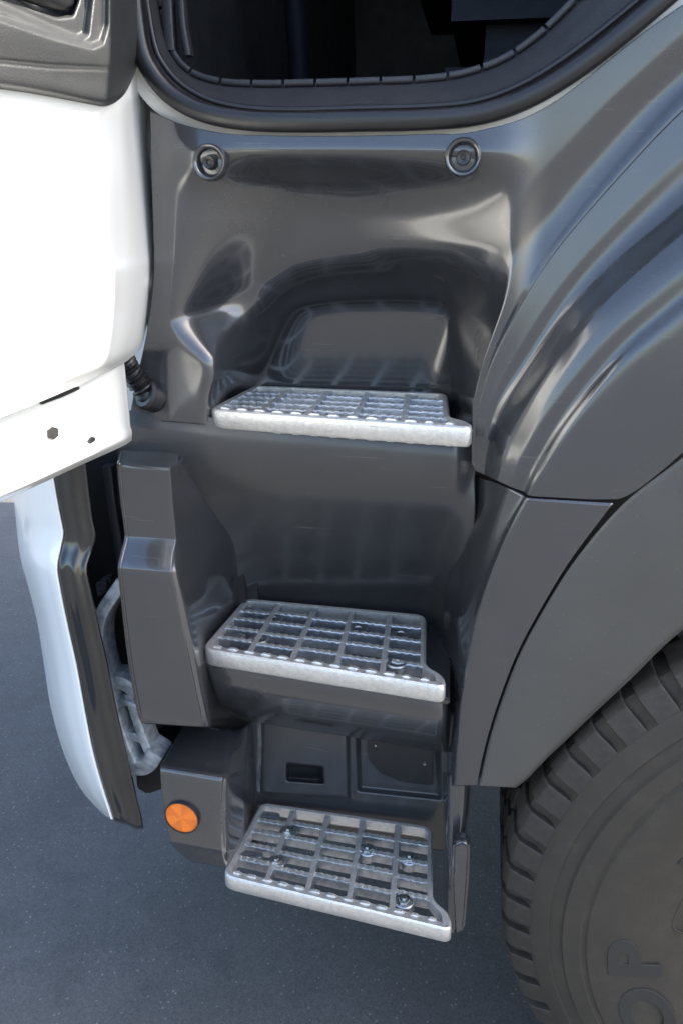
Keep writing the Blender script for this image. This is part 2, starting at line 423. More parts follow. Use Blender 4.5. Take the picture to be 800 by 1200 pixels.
# ---- lower flare strip between the arch panel and the steps
def strip():
    a = [(556, 557, 0.03), (545, 590, 0.05), (531, 640, 0.07), (521, 690, 0.085), (517, 740, 0.09), (519, 790, 0.09), (522, 850, 0.08), (524, 920, 0.07)]
    b = [(566, 561, 0.0), (556, 600, 0.015), (543, 650, 0.03), (531, 700, 0.04), (526, 750, 0.045), (526, 800, 0.045), (526, 860, 0.04), (526, 920, 0.03)]
    c = [(592, 570, -0.058), (573, 614, -0.050), (556, 662, -0.042), (543, 712, -0.038), (535, 762, -0.035), (531, 808, -0.035), (529, 862, -0.035), (528, 920, -0.035)]
    d = [(612, 580, -0.078), (590, 622, -0.076), (569, 672, -0.074), (553, 722, -0.072), (543, 772, -0.072), (536, 820, -0.072), (532, 870, -0.072), (530, 921, -0.072)]
    e = [(622, 584, -0.090), (599, 626, -0.090), (578, 676, -0.089), (561, 727, -0.088), (550, 776, -0.087), (542, 824, -0.087), (537, 872, -0.086), (534, 921, -0.085)]
    f = [(668, 587, -0.094), (633, 644, -0.094), (606, 694, -0.093), (586, 745, -0.092), (570, 792, -0.091), (558, 838, -0.090), (550, 882, -0.090), (545, 921, -0.089)]
    g = [(718, 590, -0.095), (668, 656, -0.095), (634, 712, -0.094), (607, 762, -0.093), (588, 810, -0.092), (573, 856, -0.091), (564, 892, -0.090), (558, 921, -0.090)]
    cols = [a, b, c, d, e, f, g]
    patch('wheel_arch_strip', [[k[i] for k in cols] for i in range(8)], M['panel'], T, 90, 120, yblur=2, vblur=30)
strip()

# ---- satin arch panel
def arch_panel():
    outer = [(1060, 393), (930, 434), (803, 534), (730, 589), (671, 659), (636, 715), (609, 765), (590, 813), (575, 859), (566, 896), (561, 921)]
    inner = [(1060, 600), (930, 650), (800, 737), (745, 790), (702, 830), (678, 853), (657, 873), (641, 888), (628, 902), (616, 914), (604, 923)]
    rows = []
    for (ox, oy), (ix, iy) in zip(outer, inner):
        r = []
        for t, y in ((0, -0.092), (0.06, -0.0955), (0.3, -0.096), (0.6, -0.094), (0.85, -0.090), (0.96, -0.086), (1.0, -0.078)):
            r.append((ox + (ix - ox) * t, oy + (iy - oy) * t, y))
        rows.append(r)
    patch('wheel_arch_panel', rows, M['satin'], T, 60, 160, yblur=2, thick=0.006, vblur=30)
arch_panel()

# ---- middle step well
def mid_well():
    rows = []
    prof = [(496, -0.004), (520, -0.012), (548, -0.010), (575, 0.004), (605, 0.032), (640, 0.080), (675, 0.130), (710, 0.170), (760, 0.185)]
    for py, y in prof:
        r = []
        for px, dy in ((138, 0), (165, 0), (195, 0), (225, 0), (250, 0), (290, 0), (380, 0.0), (470, 0.0), (520, 0), (556, 0)):
            slant = (px - 400) * 0.085 if py < 560 else (px - 400) * 0.085 * max(0, 1 - (py - 560) / 200)
            r.append((px, py + slant + (6 if py < 600 else 0), y))
        rows.append(r)
    left = [(100, 480), (100, 900), (262, 900), (272, 760), (274, 690), (268, 650), (250, 610), (228, 570), (212, 540), (204, 480)]
    right = [(640, 480), (560, 560), (538, 610), (520, 680), (514, 740), (514, 900), (640, 900)]
    def rel(px, py):
        l = sstep(-sdf(px, py, left), -40, 24) * sstep(py, 520, 575)
        r = sstep(-sdf(px, py, right), -20, 16)
        base = np.interp(py, [500, 560, 640, 700, 760], [0, 0.0, 0.07, 0.14, 0.16])
        return -l * (base * 0.30) - r * (base * 0.55) + 0.022 * sstep(px, 530, 556) * sstep(-py, -640, -540)
    patch('step_well_panel', rows, M['panel_worn'], T, 160, 120, relief=rel, yblur=5)
mid_well()

# ---- pillar cover: the upright box left of the middle step
def pillar():
    P = [  # py_left, Lx, edge1x, edge2x, sidex, front Y, side Y, slant
        (546, 139, 198, 207, 214, -0.088, -0.01), (560, 140, 199, 208, 224, -0.088, 0.0), (590, 143, 201, 211, 246, -0.088, 0.03), (622, 147, 204, 214, 266, -0.088, 0.06),
        (632, 147, 204, 214, 270, -0.090, 0.065), (648, 143, 201, 213, 273, -0.104, 0.075), (662, 140, 200, 213, 274, -0.116, 0.085), (672, 140, 201, 214, 275, -0.119, 0.09),
        (700, 143, 207, 220, 276, -0.119, 0.11), (760, 150, 219, 232, 276, -0.118, 0.12), (800, 156, 227, 239, 275, -0.117, 0.12), (835, 163, 234, 246, 272, -0.116, 0.12), (848, 168, 235, 247, 270, -0.110, 0.12)]
    rows = []
    for py, L, e1, e2, s, yf, ys in P:
        k = 0.06
        q = lambda x, dy=0: py + dy + (x - L) * k
        rows.append([(L + 3, q(L), yf + 0.16), (L + 0.5, q(L), yf + 0.012), (L + 4, q(L), yf + 0.001), (L + 0.5 * (e1 - L), q(L + 0.5 * (e1 - L)), yf - 0.002),
                     (e1 - 4, q(e1), yf), (e1 + 3, q(e1), yf + 0.004), (e2, q(e2) - 1, yf + 0.022),
                     (e2 + 0.35 * (s - e2), q(e2) - 2, yf + 0.022 + 0.4 * (ys - yf - 0.022)), (s, q(s) - 8, ys), (s + 4, q(s) - 10, ys + 0.05)])
    # roof of the box
    top = []
    for (dy, yy, sx) in ((-20, 0.0, 6), (-19, -0.01, 5), (-3.5, -0.078, 0.5)):
        r0 = rows[0]; top.append([(p[0] + sx * (1 if i < 5 else 0.4), p[1] + dy * (1, 1, 1, 1, 1, 1, .85, .6, .4, .3)[i], max(yy, p[2]) if i not in (1, 2, 3, 4, 5) else yy) for i, p in enumerate(r0)])
    patch('pillar_cover', top + rows, M['panel'], T, 110, 150, yblur=3, thick=0.003)
pillar()

# ---- nose under the middle step and the lower panels
def lower_panels():
    A = [(232, 772), (238, 790), (244, 806), (252, 822), (262, 834), (270, 842)]
    B = [(528, 822), (528, 838), (527, 852), (526, 864), (525, 874), (524, 882)]
    Y = [-0.045, -0.049, -0.040, -0.014, 0.025, 0.075]
    rows = []
    for a, b, y in zip(A, B, Y):
        r = []
        for t in (0, 0.02, 0.06, 0.2, 0.4, 0.6, 0.8, 0.96, 1):
            dy = 0.045 if t in (0, 1) else (0.008 if t in (0.02,) else 0)
            r.append((a[0] + (b[0] - a[0]) * t, a[1] + (b[1] - a[1]) * t, y + dy - 0.03 * t))
        rows.append(r)
    patch('step_nose', rows, M['panel'], T, 110, 50, yblur=2)
    # recessed lower wall with pressed frame, slot and plate recess
    rows = []
    for py, y in ((826, 0.108), (860, 0.106), (900, 0.104), (940, 0.102), (985, 0.100)):
        rows.append([(px, py + (px - 400) * 0.10, y) for px in (235, 290, 350, 410, 470, 530)])
    frame = [(306, 834), (408, 842), (409, 936), (304, 930)]
    rec = [(418, 848), (514, 854), (516, 936), (420, 926)]
    slot = [(337, 895), (377, 899), (378, 917), (337, 914)]
    def rel(px, py):
        f = sstep(-sdf(px, py, frame), -3, 4); r = sstep(-sdf(px, py, rec), -3, 5)
        s = sstep(-sdf(px, py, slot), -1, 1.5)
        return -0.012 * f + (0.014 * r) + 0.05 * s
    patch('lower_panel', rows, M['panel_worn'], T, 230, 150, relief=rel, yblur=1)
    # black cover plate with two rivets
    q = [(429, 864, 0.1095), (507, 873, 0.1095), (506, 921, 0.1075), (470, 917, 0.1075), (444, 906, 0.108), (431, 890, 0.1085)]
    pl = prism('cover_plate', [at(x, y, d) for x, y, d in q], (0, 0.006, 0), M['plate'], T, 0.0015)
    for x, y in ((440, 873), (497, 895)):
        lathe('rivet', [(0, 0.004), (0.002, 0.0035), (0.0036, 0.001), (0.0038, -0.002)], at(x, y, 0.1075), M['zinc'], pl, 10)
    # upright flange right of the bottom step and its pad
    rows = [[(519, 905, 0.04), (524, 905, -0.02), (536, 905, -0.03), (549, 905, -0.02), (553, 905, 0.02)],
            [(519, 960, 0.04), (523, 960, -0.03), (533, 960, -0.04), (545, 962, -0.03), (548, 962, 0.02)],
            [(519, 1010, 0.03), (523, 1010, -0.04), (530, 1010, -0.05), (536, 1010, -0.04), (540, 1010, 0.02)],
            [(519, 1060, 0.0), (522, 1060, -0.06), (528, 1060, -0.07), (534, 1060, -0.06), (537, 1060, 0.0)],
            [(520, 1094, 0.0), (522, 1094, -0.07), (528, 1095, -0.08), (534, 1094, -0.07), (536, 1093, 0.0)]]
    patch('step_side_flange', rows, M['panel'], T, 30, 40)
    pad = [(530, 990), (541, 986), (550, 990), (549, 1030), (544, 1090), (538, 1096), (531, 1094), (528, 1040)]
    prism('flange_pad', [at(x, y, -0.085) for x, y in pad], (0, 0.03, 0), M['panel'], T, 0.006, 3)
lower_panels()

# ---- reflector housing, lower left
def housing():
    P = [  # py, left, edge1, edge2, sideX, Yfront, Yside
        (846, 222, 262, 276, 300, 0.045, 0.085), (850, 215, 262, 276, 300, 0.02, 0.085), (868, 204, 262, 275, 300, -0.03, 0.082), (890, 193, 260, 273, 300, -0.085, 0.08), (897, 189, 259, 271, 300, -0.104, 0.08),
        (906, 188, 258, 270, 300, -0.113, 0.08), (930, 190, 257, 269, 300, -0.115, 0.08), (960, 194, 257, 269, 301, -0.115, 0.078), (984, 199, 258, 270, 301, -0.113, 0.075),
        (990, 201, 259, 270, 301, -0.108, 0.075), (1003, 215, 262, 271, 298, -0.10, 0.05), (1010, 225, 264, 271, 292, -0.096, 0.02)]
    rows = []
    for py, L, e1, e2, s, yf, ys in P:
        k = 0.16
        q = lambda x: py + (x - L) * k
        rows.append([(L + 4, py, yf + 0.10), (L, py, yf + 0.012), (L + 5, q(L + 5), yf), (0.5 * (L + e1), q(0.5 * (L + e1)), yf - 0.003), (e1 - 3, q(e1), yf),
                     (e1 + 4, q(e1), yf + 0.005), (e2, q(e2) - 2, yf + 0.022), (0.5 * (e2 + s), q(e2) - 5, 0.5 * (yf + ys)), (s - 3, q(s) - 12, ys), (s + 12, q(s) - 12, ys + 0.02)])
    h = patch('reflector_housing', rows, M['panel'], T, 110, 110, yblur=2, thick=0.003)
    c = at(214, 957, -0.119)
    ax = Vector((-0.05, -1, 0.03))
    rim = lathe('reflector_bezel', [(0.031, -0.008), (0.033, 0.002), (0.0325, 0.005), (0.0307, 0.005), (0.0303, -0.002)], c, M['plate'], h, 40, ax)
    # faceted lens: eight wedges, facet shading painted by alternating two oranges
    bm = bmesh.new(); q = ax.to_track_quat('Z', 'Y').to_matrix()
    n = 8; rr = 0.0305
    for i in range(n):
        a0, a1 = 2 * math.pi * i / n, 2 * math.pi * (i + 1) / n
        tilt = 0.0
        pts = [(0, 0, 0.0045)]
        for s in range(5):
            a = a0 + (a1 - a0) * s / 4
            pts.append((rr * math.cos(a), rr * math.sin(a), 0.003 + tilt * (s / 4.0)))
        bm.faces.new([bm.verts.new(q @ Vector(p)) for p in pts]).material_index = i % 2
    o = from_bm('reflector', bm, M['orange'], h); o.data.materials.append(M['orange_shade']); o.location = V(c); o['label'] = 'round orange reflector with faceted lens'
    lathe('rubber_plug', [(0, 0.006), (0.006, 0.005), (0.008, 0.0), (0.009, -0.004)], at(262, 938, -0.09), M['plate'], h, 14, Vector((1, -0.4, 0)))
housing()

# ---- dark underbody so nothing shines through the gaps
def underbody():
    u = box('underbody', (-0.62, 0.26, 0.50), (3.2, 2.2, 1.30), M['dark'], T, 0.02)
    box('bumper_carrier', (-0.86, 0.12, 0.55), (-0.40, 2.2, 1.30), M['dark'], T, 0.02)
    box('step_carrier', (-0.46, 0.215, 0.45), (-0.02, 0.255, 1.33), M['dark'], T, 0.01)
    # shelves under the two upper steps
    prism('step_shelf', [(-0.47, 0.22, 1.318), (-0.04, 0.22, 1.318), (-0.04, 0.02, 1.318), (-0.47, 0.005, 1.318)], (0, 0, -0.012), M['panel_worn'], T, 0.003)
    prism('step_shelf', [(-0.47, 0.17, 0.928), (-0.03, 0.16, 0.928), (-0.02, -0.085, 0.928), (-0.46, -0.035, 0.928)], (0, 0, -0.012), M['panel_worn'], T, 0.003)
underbody()

# ---- cast aluminium steps
def fillet(poly, r, n=5):
    out = []; k = len(poly)
    for i in range(k):
        p = np.array(poly[i], float); a = np.array(poly[i - 1], float); b = np.array(poly[(i + 1) % k], float)
        ra = min(r[i], 0.45 * np.linalg.norm(a - p), 0.45 * np.linalg.norm(b - p))
        s = p + (a - p) / np.linalg.norm(a - p) * ra; e = p + (b - p) / np.linalg.norm(b - p) * ra
        for j in range(n + 1):
            t = j / n; out.append((1 - t) ** 2 * s + 2 * t * (1 - t) * p + t * t * e)
    return np.array(out)

SQ = dict(FL=(-0.405, -0.113), FR=(-0.028, -0.158), BR=(-0.047, 0.074), BL=(-0.393, 0.084))
def sq(s, t):
    f = np.array(SQ['FL']) * (1 - s) + np.array(SQ['FR']) * s; b = np.array(SQ['BL']) * (1 - s) + np.array(SQ['BR']) * s
    return f * (1 - t) + b * t

def wave_bar(a, b, z0, z1, th, pitch, amp, bottom=False):
    """upright bar from a to b (x, y) with a scalloped top edge; returns verts, faces"""
    a = np.array(a); b = np.array(b); L = np.linalg.norm(b - a); d = (b - a) / L; s = np.array([-d[1], d[0]]) * th / 2
    n = max(3, int(L / (pitch / 6))); top = []; bot = []
    for i in range(n + 1):
        u = i / n; ph = (u * L / pitch) % 1.0
        bump = amp * (1 if ph < 0.45 else 0)
        top.append((u, z1 + bump)); bot.append((u, z0 - (bump if bottom else 0)))
    vs = []; fs = []
    for (u, zt), (_, zb) in zip(top, bot):
        p = a + (b - a) * u
        vs += [(*(p - s * 1.35), zb), (*(p + s * 1.35), zb), (*(p + s), zt - 0.0018), (*(p + s * 0.84), zt), (*(p - s * 0.84), zt), (*(p - s), zt - 0.0018)]
    for i in range(n):
        o = 6 * i; q = o + 6
        for c in range(6):
            fs.append((o + c, o + (c + 1) % 6, q + (c + 1) % 6, q + c))
    fs += [(5, 4, 3, 2, 1, 0), tuple(6 * n + c for c in range(6))]
    return vs, fs

def join_bars(name, bars, m, parent):
    vs = []; fs = []
    for v, f in bars:
        o = len(vs); vs += v; fs += [tuple(i + o for i in q) for q in f]
    me = mesh(name, vs, fs, False)
    bm = bmesh.new(); bm.from_mesh(me); bmesh.ops.recalc_face_normals(bm, faces=bm.faces); bm.to_mesh(me); bm.free()
    o = link(name, me, m, parent)
    me.materials.append(M['alu_lip'])
    for p in me.polygons:
        if p.normal.z > 0.45: p.material_index = 1
    return o

def step(zt, dx, dy, bolts, label, nuts):
    H = 0.031
    out = fillet([(-0.395, 0.0875), (-0.043, 0.078), (-0.030, -0.104), (0.001, -0.128), (0.007, -0.167), (-0.414, -0.118)],
                 [0.022, 0.024, 0.03, 0.022, 0.026, 0.026], 6)
    # rim: thick front lip, thinner at sides and back
    n = len(out); cen = out.mean(0); vs = []; fs = []
    w = np.zeros(n)
    for i, p in enumerate(out):
        fr = sq((p[0] + 0.41) / 0.42, 0)[1]
        w[i] = 0.015 if p[1] < fr + 0.03 else 0.0098
    w = np.convolve(np.r_[w[-2:], w, w[:2]], np.ones(5) / 5, 'valid')
    inn = []
    for i in range(n):
        t = out[(i + 1) % n] - out[i - 1]; t = t / np.linalg.norm(t); nn = np.array([-t[1], t[0]])
        if (cen - out[i]) @ nn < 0: nn = -nn
        inn.append(nn)
    sec = [(0.000, -H + 0.004), (0.000, -0.006), (0.0012, -0.0022), (0.0045, 0.0), (1.0, 0.0), (1.0, -H * 0.75), (0.003, -H)]
    for i in range(n):
        for a, z in sec:
            d = w[i] if a == 1.0 else a
            q = out[i] + inn[i] * d
            vs.append((q[0] + dx, q[1] + dy, zt + z + (0.0 if a != 1.0 or z < -0.01 else -0.001)))
    k = len(sec)
    for i in range(n):
        j = (i + 1) % n
        for c in range(k):
            e = (c + 1) % k; fs.append((i * k + c, i * k + e, j * k + e, j * k + c))
    me = mesh('step', vs, fs)
    bm = bmesh.new(); bm.from_mesh(me); bmesh.ops.recalc_face_normals(bm, faces=bm.faces); bm.to_mesh(me); bm.free()
    me.set_sharp_from_angle(angle=R(38))
    st = link('step', me, M['alu_lip'], T); st['label'] = label
    def P(s, t): q = sq(s, t); return np.array([q[0] + dx, q[1] + dy])
    # scalloped edge behind the front lip, top and bottom
    a = P(0.03, 0.050); b = P(1.02, 0.050)
    o = join_bars('scalloped_edge', [wave_bar(a, b, zt - H - 0.0005, zt - 0.001, 0.006, 0.030, 0.0026, True)], M['alu_lip'], st)
    rows = (0.235, 0.42, 0.605, 0.79); cols = (0.20, 0.405, 0.61, 0.815)
    for i, t in enumerate(rows):
        ed = (0.012,) + cols + (0.988 if t > 0.4 else 1.0,)
        bars = []
        for c in range(5):
            j = (0.012, -0.014, 0.010, -0.012, 0.012)[(c + 2 * i) % 5]
            bars.append(wave_bar(P(ed[c] + 0.002, t + j), P(ed[c + 1] - 0.002, t + j), zt - 0.020 - 0.0003 * c, zt - 0.0030, 0.0104, 0.0135, 0.0012))
        join_bars('tread_bar', bars, M['alu'], st)
    for i, s in enumerate(cols):
        join_bars('cross_bar', [wave_bar(P(s, 0.045), P(s, 0.965), zt - 0.0225, zt - 0.0022, 0.0112, 0.5, 0.0)], M['alu'], st)
    # short pads in the left cells
    for t in (0.335, 0.885):
        c = P(0.075, t); 
        prism('pad', [(c[0] + x, c[1] + y, zt - 0.006) for x, y in rrect(0.040, 0.017, 0.007)], (0, 0, -0.008), M['alu'], st, 0.0015)
    for px, py in bolts:
        c = atz(px, py, zt - (0.006 if nuts else 0.0045))
        lathe('boss', [(0.0065, -0.006), (0.0065, 0.000), (0.0085, 0.0018), (0.0160, 0.0018), (0.0178, 0.0), (0.0184, -0.016), (0.0065, -0.016), (0.0065, -0.006)],
              c, M['alu'], st, 22, Vector((0, 0, 1)))
        if nuts:
            lathe('bolt', [(0, 0.009), (0.0050, 0.0085), (0.0054, 0.006), (0.0100, 0.006), (0.0108, 0.004), (0.0110, 0.0020), (0.0140, 0.0018), (0.0140, 0.0003)],
                  c + np.array([0, 0, 0.0018]), M['zinc'], st, 6, Vector((0, 0, 1)), 20)
        else:
            lathe('bolt', [(0, 0.0), (0.0066, 0.0), (0.0066, -0.004)], c + np.array([0, 0, -0.006]), M['dark'], st, 12, Vector((0, 0, 1)))
    return st

step(1.370, -0.014, 0.110, [(489, 461)], 'uppermost step with bright front lip', False)
step(0.965, -0.032, 0.056, [(320, 725), (419, 737), (469, 743), (303, 749), (464, 777)], 'middle cast step above the dark nose panel', False)
step(0.530, 0.0, 0.0, [(338, 975), (430, 996), (479, 1006), (324, 1010), (473, 1056)], 'lowest open grid step with bolts', True)

# ---- door seal, sill trim, body edge
def door_opening():
    sp = [(150, -60), (158, 0), (166, 55), (178, 84), (202, 112), (240, 132), (290, 141), (350, 143), (420, 142), (500, 140), (560, 134), (615, 116), (670, 84), (730, 38), (800, -22), (900, -110), (1000, -230)]
    path = at(*np.array(sp, float).T, -0.012 + np.zeros(len(sp)))
    path = cr(path, 160)
    sweep('door_seal', path, [(a, b) for a, b in rrect(0.026, 0.030, 0.011, 4)], M['rubber'], T, upv=(0, -1, 0))
    # slim inner lip of the seal
    sp2 = [(x + dx, y - dy) for (x, y), dx, dy in zip(sp, [13, 14, 15, 14, 12, 8, 3, 0, 0, -1, -5, -9, -12, -13, -13, -13, -13], [0, 0, 4, 8, 12, 14, 14, 14, 15, 15, 15, 15, 14, 13, 12, 12, 12])]
    path2 = cr(at(*np.array(sp2, float).T, 0.002 + np.zeros(len(sp))), 160)
    sweep('seal_lip', path2, circ(0.0045, 8), M['rubber'], T, upv=(0, -1, 0))
    # white painted body edge just outside the seal
    sp3 = [(x - dx, y + dy) for (x, y), dx, dy in zip(sp, [16, 16, 15, 12, 9, 5, 2, 0, 0, -1, -4, -8, -10, -11, -12, -12, -12], [0, 0, 2, 8, 11, 12, 12, 12, 12, 12, 12, 11, 11, 10, 10, 10, 10])]
    path3 = cr(at(*np.array(sp3, float).T, 0.016 + np.zeros(len(sp))), 160)
    sweep('body_edge', path3, rrect(0.030, 0.014, 0.004, 3), M['white'], T, upv=(0, -1, 0))
    # sill trim
    lo = [(150, -80), (160, -20), (172, 40), (186, 80), (208, 106), (246, 123), (295, 130), (360, 131), (430, 129), (500, 126), (555, 120), (608, 102), (660, 72), (716, 30), (780, -24), (900, -130)]
    hi = [(180, -80), (186, -20), (194, 30), (204, 62), (224, 84), (256, 95), (300, 98), (360, 97), (430, 95), (500, 92), (548, 84), (590, 68), (628, 42), (664, 8), (700, -32), (770, -130)]
    rows = []
    for t, y in ((0, 0.06), (0.02, 0.05), (0.08, 0.072), (0.5, 0.10), (0.9, 0.13), (0.97, 0.136), (1.0, 0.16)):
        tt = 1 - t
        rows.append([(l[0] * (1 - t) + h[0] * t, l[1] * (1 - t) + h[1] * t, y * 1.0 - 0.03) for l, h in zip(lo, hi)])
    st = patch('sill_trim', rows[::-1], M['silltrim'], T, 180, 40, thick=0.004)
    # tabs along the upper edge with narrow slits between them
    e = cr(at(*np.array(hi, float).T, 0.098 + np.zeros(len(hi))), 1200)
    seg = np.r_[0, np.cumsum(np.linalg.norm(np.diff(e, axis=0), axis=1))]
    s0 = 0.05
    while s0 < seg[-1] - 0.05:
        s1 = s0 + 0.044; idx = np.linspace(s0, s1, 8)
        p = np.stack([np.interp(idx, seg, e[:, c]) for c in range(3)], -1)
        sweep('trim_tab', p, rrect(0.010, 0.010, 0.0035, 2), M['silltrim'], st, upv=(0, -1, 0))
        s0 = s1 + 0.0045
door_opening()

# ---- screws of the side panel
def side_screw(px, py, Y):
    c = at(px, py, Y)
    s = lathe('panel_screw', [(0.0, -0.010), (0.0035, -0.010), (0.0040, -0.004), (0.0085, -0.0035), (0.0095, -0.006), (0.0100, -0.012), (0.0150, -0.0125), (0.0175, -0.004), (0.0205, 0.0018), (0.0225, 0.0020), (0.0245, -0.001), (0.0250, -0.012)],
              c, M['panel'], side_panel, 36, Vector((0, -1, 0.02)), 60)
    return s
side_screw(245, 190, -0.030); side_screw(542, 184, -0.032)
for x, y in ((245, 190), (542, 184)):
    lathe('screw_head', [(0.0, -0.003), (0.003, -0.003), (0.0042, 0.0), (0.0082, 0.001), (0.0090, -0.001), (0.0095, -0.006)], at(x, y, -0.028), M['plate'], side_panel, 20)

# ---- the open door
def door():
    d = empty('door', (float(DH[0]), float(DH[1]), 1.3), T)
    inv = Matrix.Translation(d.location).inverted()
    # main inner skin
    rows = []
    for pts in (
        [(-420, -10, .03), (-220, 30, .03), (-60, 66, .03), (40, 84, .03), (100, 96, .03), (132, 92, .025), (150, 76, .01), (163, 62, -.01), (168, 58, -.04)],
        [(-420, 60, .034), (-220, 90, .034), (-60, 112, .034), (40, 120, .034), (105, 126, .034), (138, 126, .024), (155, 122, .004), (168, 118, -.012), (173, 115, -.04)],
        [(-420, 130, .026), (-220, 148, .026), (-60, 160, .026), (40, 164, .026), (108, 168, .030), (140, 170, .022), (157, 170, .004), (172, 170, -.014), (176, 170, -.04)],
        [(-420, 250, .040), (-220, 245, .040), (-60, 238, .040), (40, 236, .040), (112, 234, .038), (143, 232, .024), (162, 230, .004), (177, 228, -.014), (181, 228, -.04)],
        [(-420, 400, .046), (-220, 365, .046), (-60, 336, .046), (40, 322, .046), (112, 306, .042), (146, 296, .026), (166, 292, .006), (181, 288, -.012), (185, 286, -.04)],
        [(-420, 440, .068), (-220, 395, .068), (-60, 360, .068), (40, 342, .068), (112, 328, .060), (146, 322, .034), (165, 318, .012), (178, 315, -.008), (183, 312, -.04)],
        [(-420, 560, .066), (-220, 490, .066), (-60, 432, .066), (40, 402, .064), (108, 382, .056), (142, 374, .032), (160, 370, .012), (171, 366, -.008), (176, 362, -.04)],
        [(-420, 650, .046), (-220, 560, .046), (-60, 490, .046), (40, 452, .044), (100, 430, .038), (134, 416, .026), (152, 408, .008), (165, 400, -.012), (169, 397, -.04)],
        [(-420, 690, .020), (-220, 592, .020), (-60, 515, .020), (40, 474, .018), (96, 450, .012), (130, 434, .002), (148, 424, -.01), (160, 414, -.024), (164, 410, -.04)]):
        rows.append(pts)
    o = patch('door_inner_skin', rows, M['white'], d, 130, 150, proj=atdoor, yblur=1, thick=0.003); o.matrix_parent_inverse = inv
    # lower flange with openings
    rows = [[(-420, 660, .0), (-220, 575, .0), (-60, 500, .0), (40, 462, .0), (100, 440, .0), (132, 430, -.004), (146, 424, -.02)],
            [(-420, 720, .0), (-220, 622, .0), (-60, 538, .0), (40, 500, .0), (100, 474, .0), (136, 460, -.004), (149, 452, -.02)],
            [(-420, 790, .002), (-220, 668, .002), (-60, 575, .002), (40, 532, .002), (100, 504, .002), (138, 488, -.002), (152, 482, -.02)],
            [(-420, 830, .004), (-220, 698, .004), (-60, 596, .004), (40, 550, .004), (100, 522, .004), (140, 504, .0), (153, 498, -.02)],
            [(-420, 845, .013), (-220, 708, .013), (-60, 604, .013), (40, 558, .013), (100, 530, .013), (142, 512, .008), (155, 505, -.02)],
            [(-420, 852, .014), (-220, 717, .014), (-60, 612, .014), (40, 565, .014), (100, 537, .014), (142, 518, .008), (155, 511, -.02)],
            [(-420, 860, -.006), (-220, 725, -.006), (-60, 619, -.006), (40, 571, -.006), (100, 543, -.006), (142, 524, -.010), (155, 516, -.03)]]
    o = patch('door_flange', rows, M['white'], d, 80, 60, proj=atdoor, thick=0.004); o.matrix_parent_inverse = inv
    # holes in the flange: an oval, two clip slots (flat dark pieces, the shade inside put into their colour)
    for pts in ([(58, 504), (63, 500), (69, 502), (69, 511), (64, 515), (58, 513)], [(103, 517), (108, 512), (112, 513), (112, 516), (106, 521)],
                [(48, 470), (60, 464), (93, 453), (94, 456), (72, 466), (50, 474)]):
        o = prism('flange_opening_shade', [atdoor(x, y, 0.0045) for x, y in pts], tuple(-DN * 0.003), M['dark'], d, 0); o.matrix_parent_inverse = inv
    # outer skin of the door (seen only from the front)
    e = (DN * 1.0)
    def dp(s, z, off): return (DH[0] - math.sin(_da) * s + DN[0] * off, DH[1] - math.cos(_da) * s + DN[1] * off, z)
    o = prism('door_outer_skin', [dp(-0.02, 1.34, -0.045), (dp(1.0, 1.34, -0.045)), dp(1.0, 2.05, -0.045), dp(-0.02, 2.05, -0.045)], tuple(-DN * 0.03), M['white'], d, 0.01); o.matrix_parent_inverse = inv
    # plastic trim with grab pocket
    rows = [[(-420, -260, .06), (-220, -180, .06), (-60, -120, .06), (40, -100, .06), (95, -100, .06), (125, -100, .055), (150, -100, .035), (172, -100, .0), (182, -100, -.04)],
            [(-420, -160, .06), (-220, -110, .06), (-60, -60, .06), (40, -40, .06), (95, -36, .06), (126, -34, .055), (152, -34, .035), (174, -34, .0), (184, -36, -.04)],
            [(-420, -100, .06), (-220, -60, .06), (-60, -14, .06), (40, 4, .06), (98, 12, .06), (127, 16, .055), (152, 18, .035), (172, 18, .004), (181, 15, -.04)],
            [(-420, -60, .058), (-220, -20, .058), (-60, 22, .058), (40, 44, .058), (100, 58, .058), (127, 62, .054), (150, 60, .034), (166, 56, .006), (172, 50, -.03)],
            [(-420, -20, .052), (-220, 20, .052), (-60, 60, .052), (40, 78, .052), (102, 90, .052), (128, 92, .048), (147, 86, .030), (160, 76, .006), (164, 70, -.02)],
            [(-420, 10, .048), (-220, 46, .048), (-60, 86, .048), (40, 102, .048), (104, 114, .048), (128, 115, .044), (144, 106, .028), (155, 92, .008), (159, 84, -.01)],
            [(-420, 20, .034), (-220, 54, .034), (-60, 94, .034), (40, 110, .034), (104, 122, .034), (126, 124, .032), (143, 114, .020), (154, 98, .0), (158, 90, -.016)]]
    ledge = [(-500, -120), (-60, -6), (0, 8), (60, 34), (92, 46), (102, 40), (107, 0), (107, -200), (-500, -300)]
    pocket = [(-500, -200), (-100, -30), (20, -4), (40, 10), (66, 20), (84, 18), (91, 0), (92, -120), (-500, -300)]
    groove = [(-500, 40), (0, 74), (60, 80), (130, 82), (130, 79), (60, 76), (0, 70), (-500, 36)]
    ledge2 = [(-500, -100), (-60, 10), (0, 22), (60, 42), (108, 55), (120, 50), (126, 30), (129, -200), (-500, -300)]
    def rel(px, py):
        return -0.012 * sstep(-sdf(px, py, ledge2), -4, 5) - 0.014 * sstep(-sdf(px, py, ledge), -4, 5) - 0.05 * sstep(-sdf(px, py, pocket), -1, 4) \
            - 0.0015 * np.exp(-(sdf(px, py, groove) / 1.5) ** 2)
    o = patch('door_trim', rows, M['doortrim'], d, 220, 180, proj=atdoor, relief=rel, yblur=2, thick=0.003); o.matrix_parent_inverse = inv
    # grab handle inside the pocket
    p = cr(atdoor(np.array([-60., -20, 20, 50, 72, 84]), np.array([-60., -40, -22, -10, -6, -20]), np.array([.03, .035, .035, .03, .02, -.0])), 30)
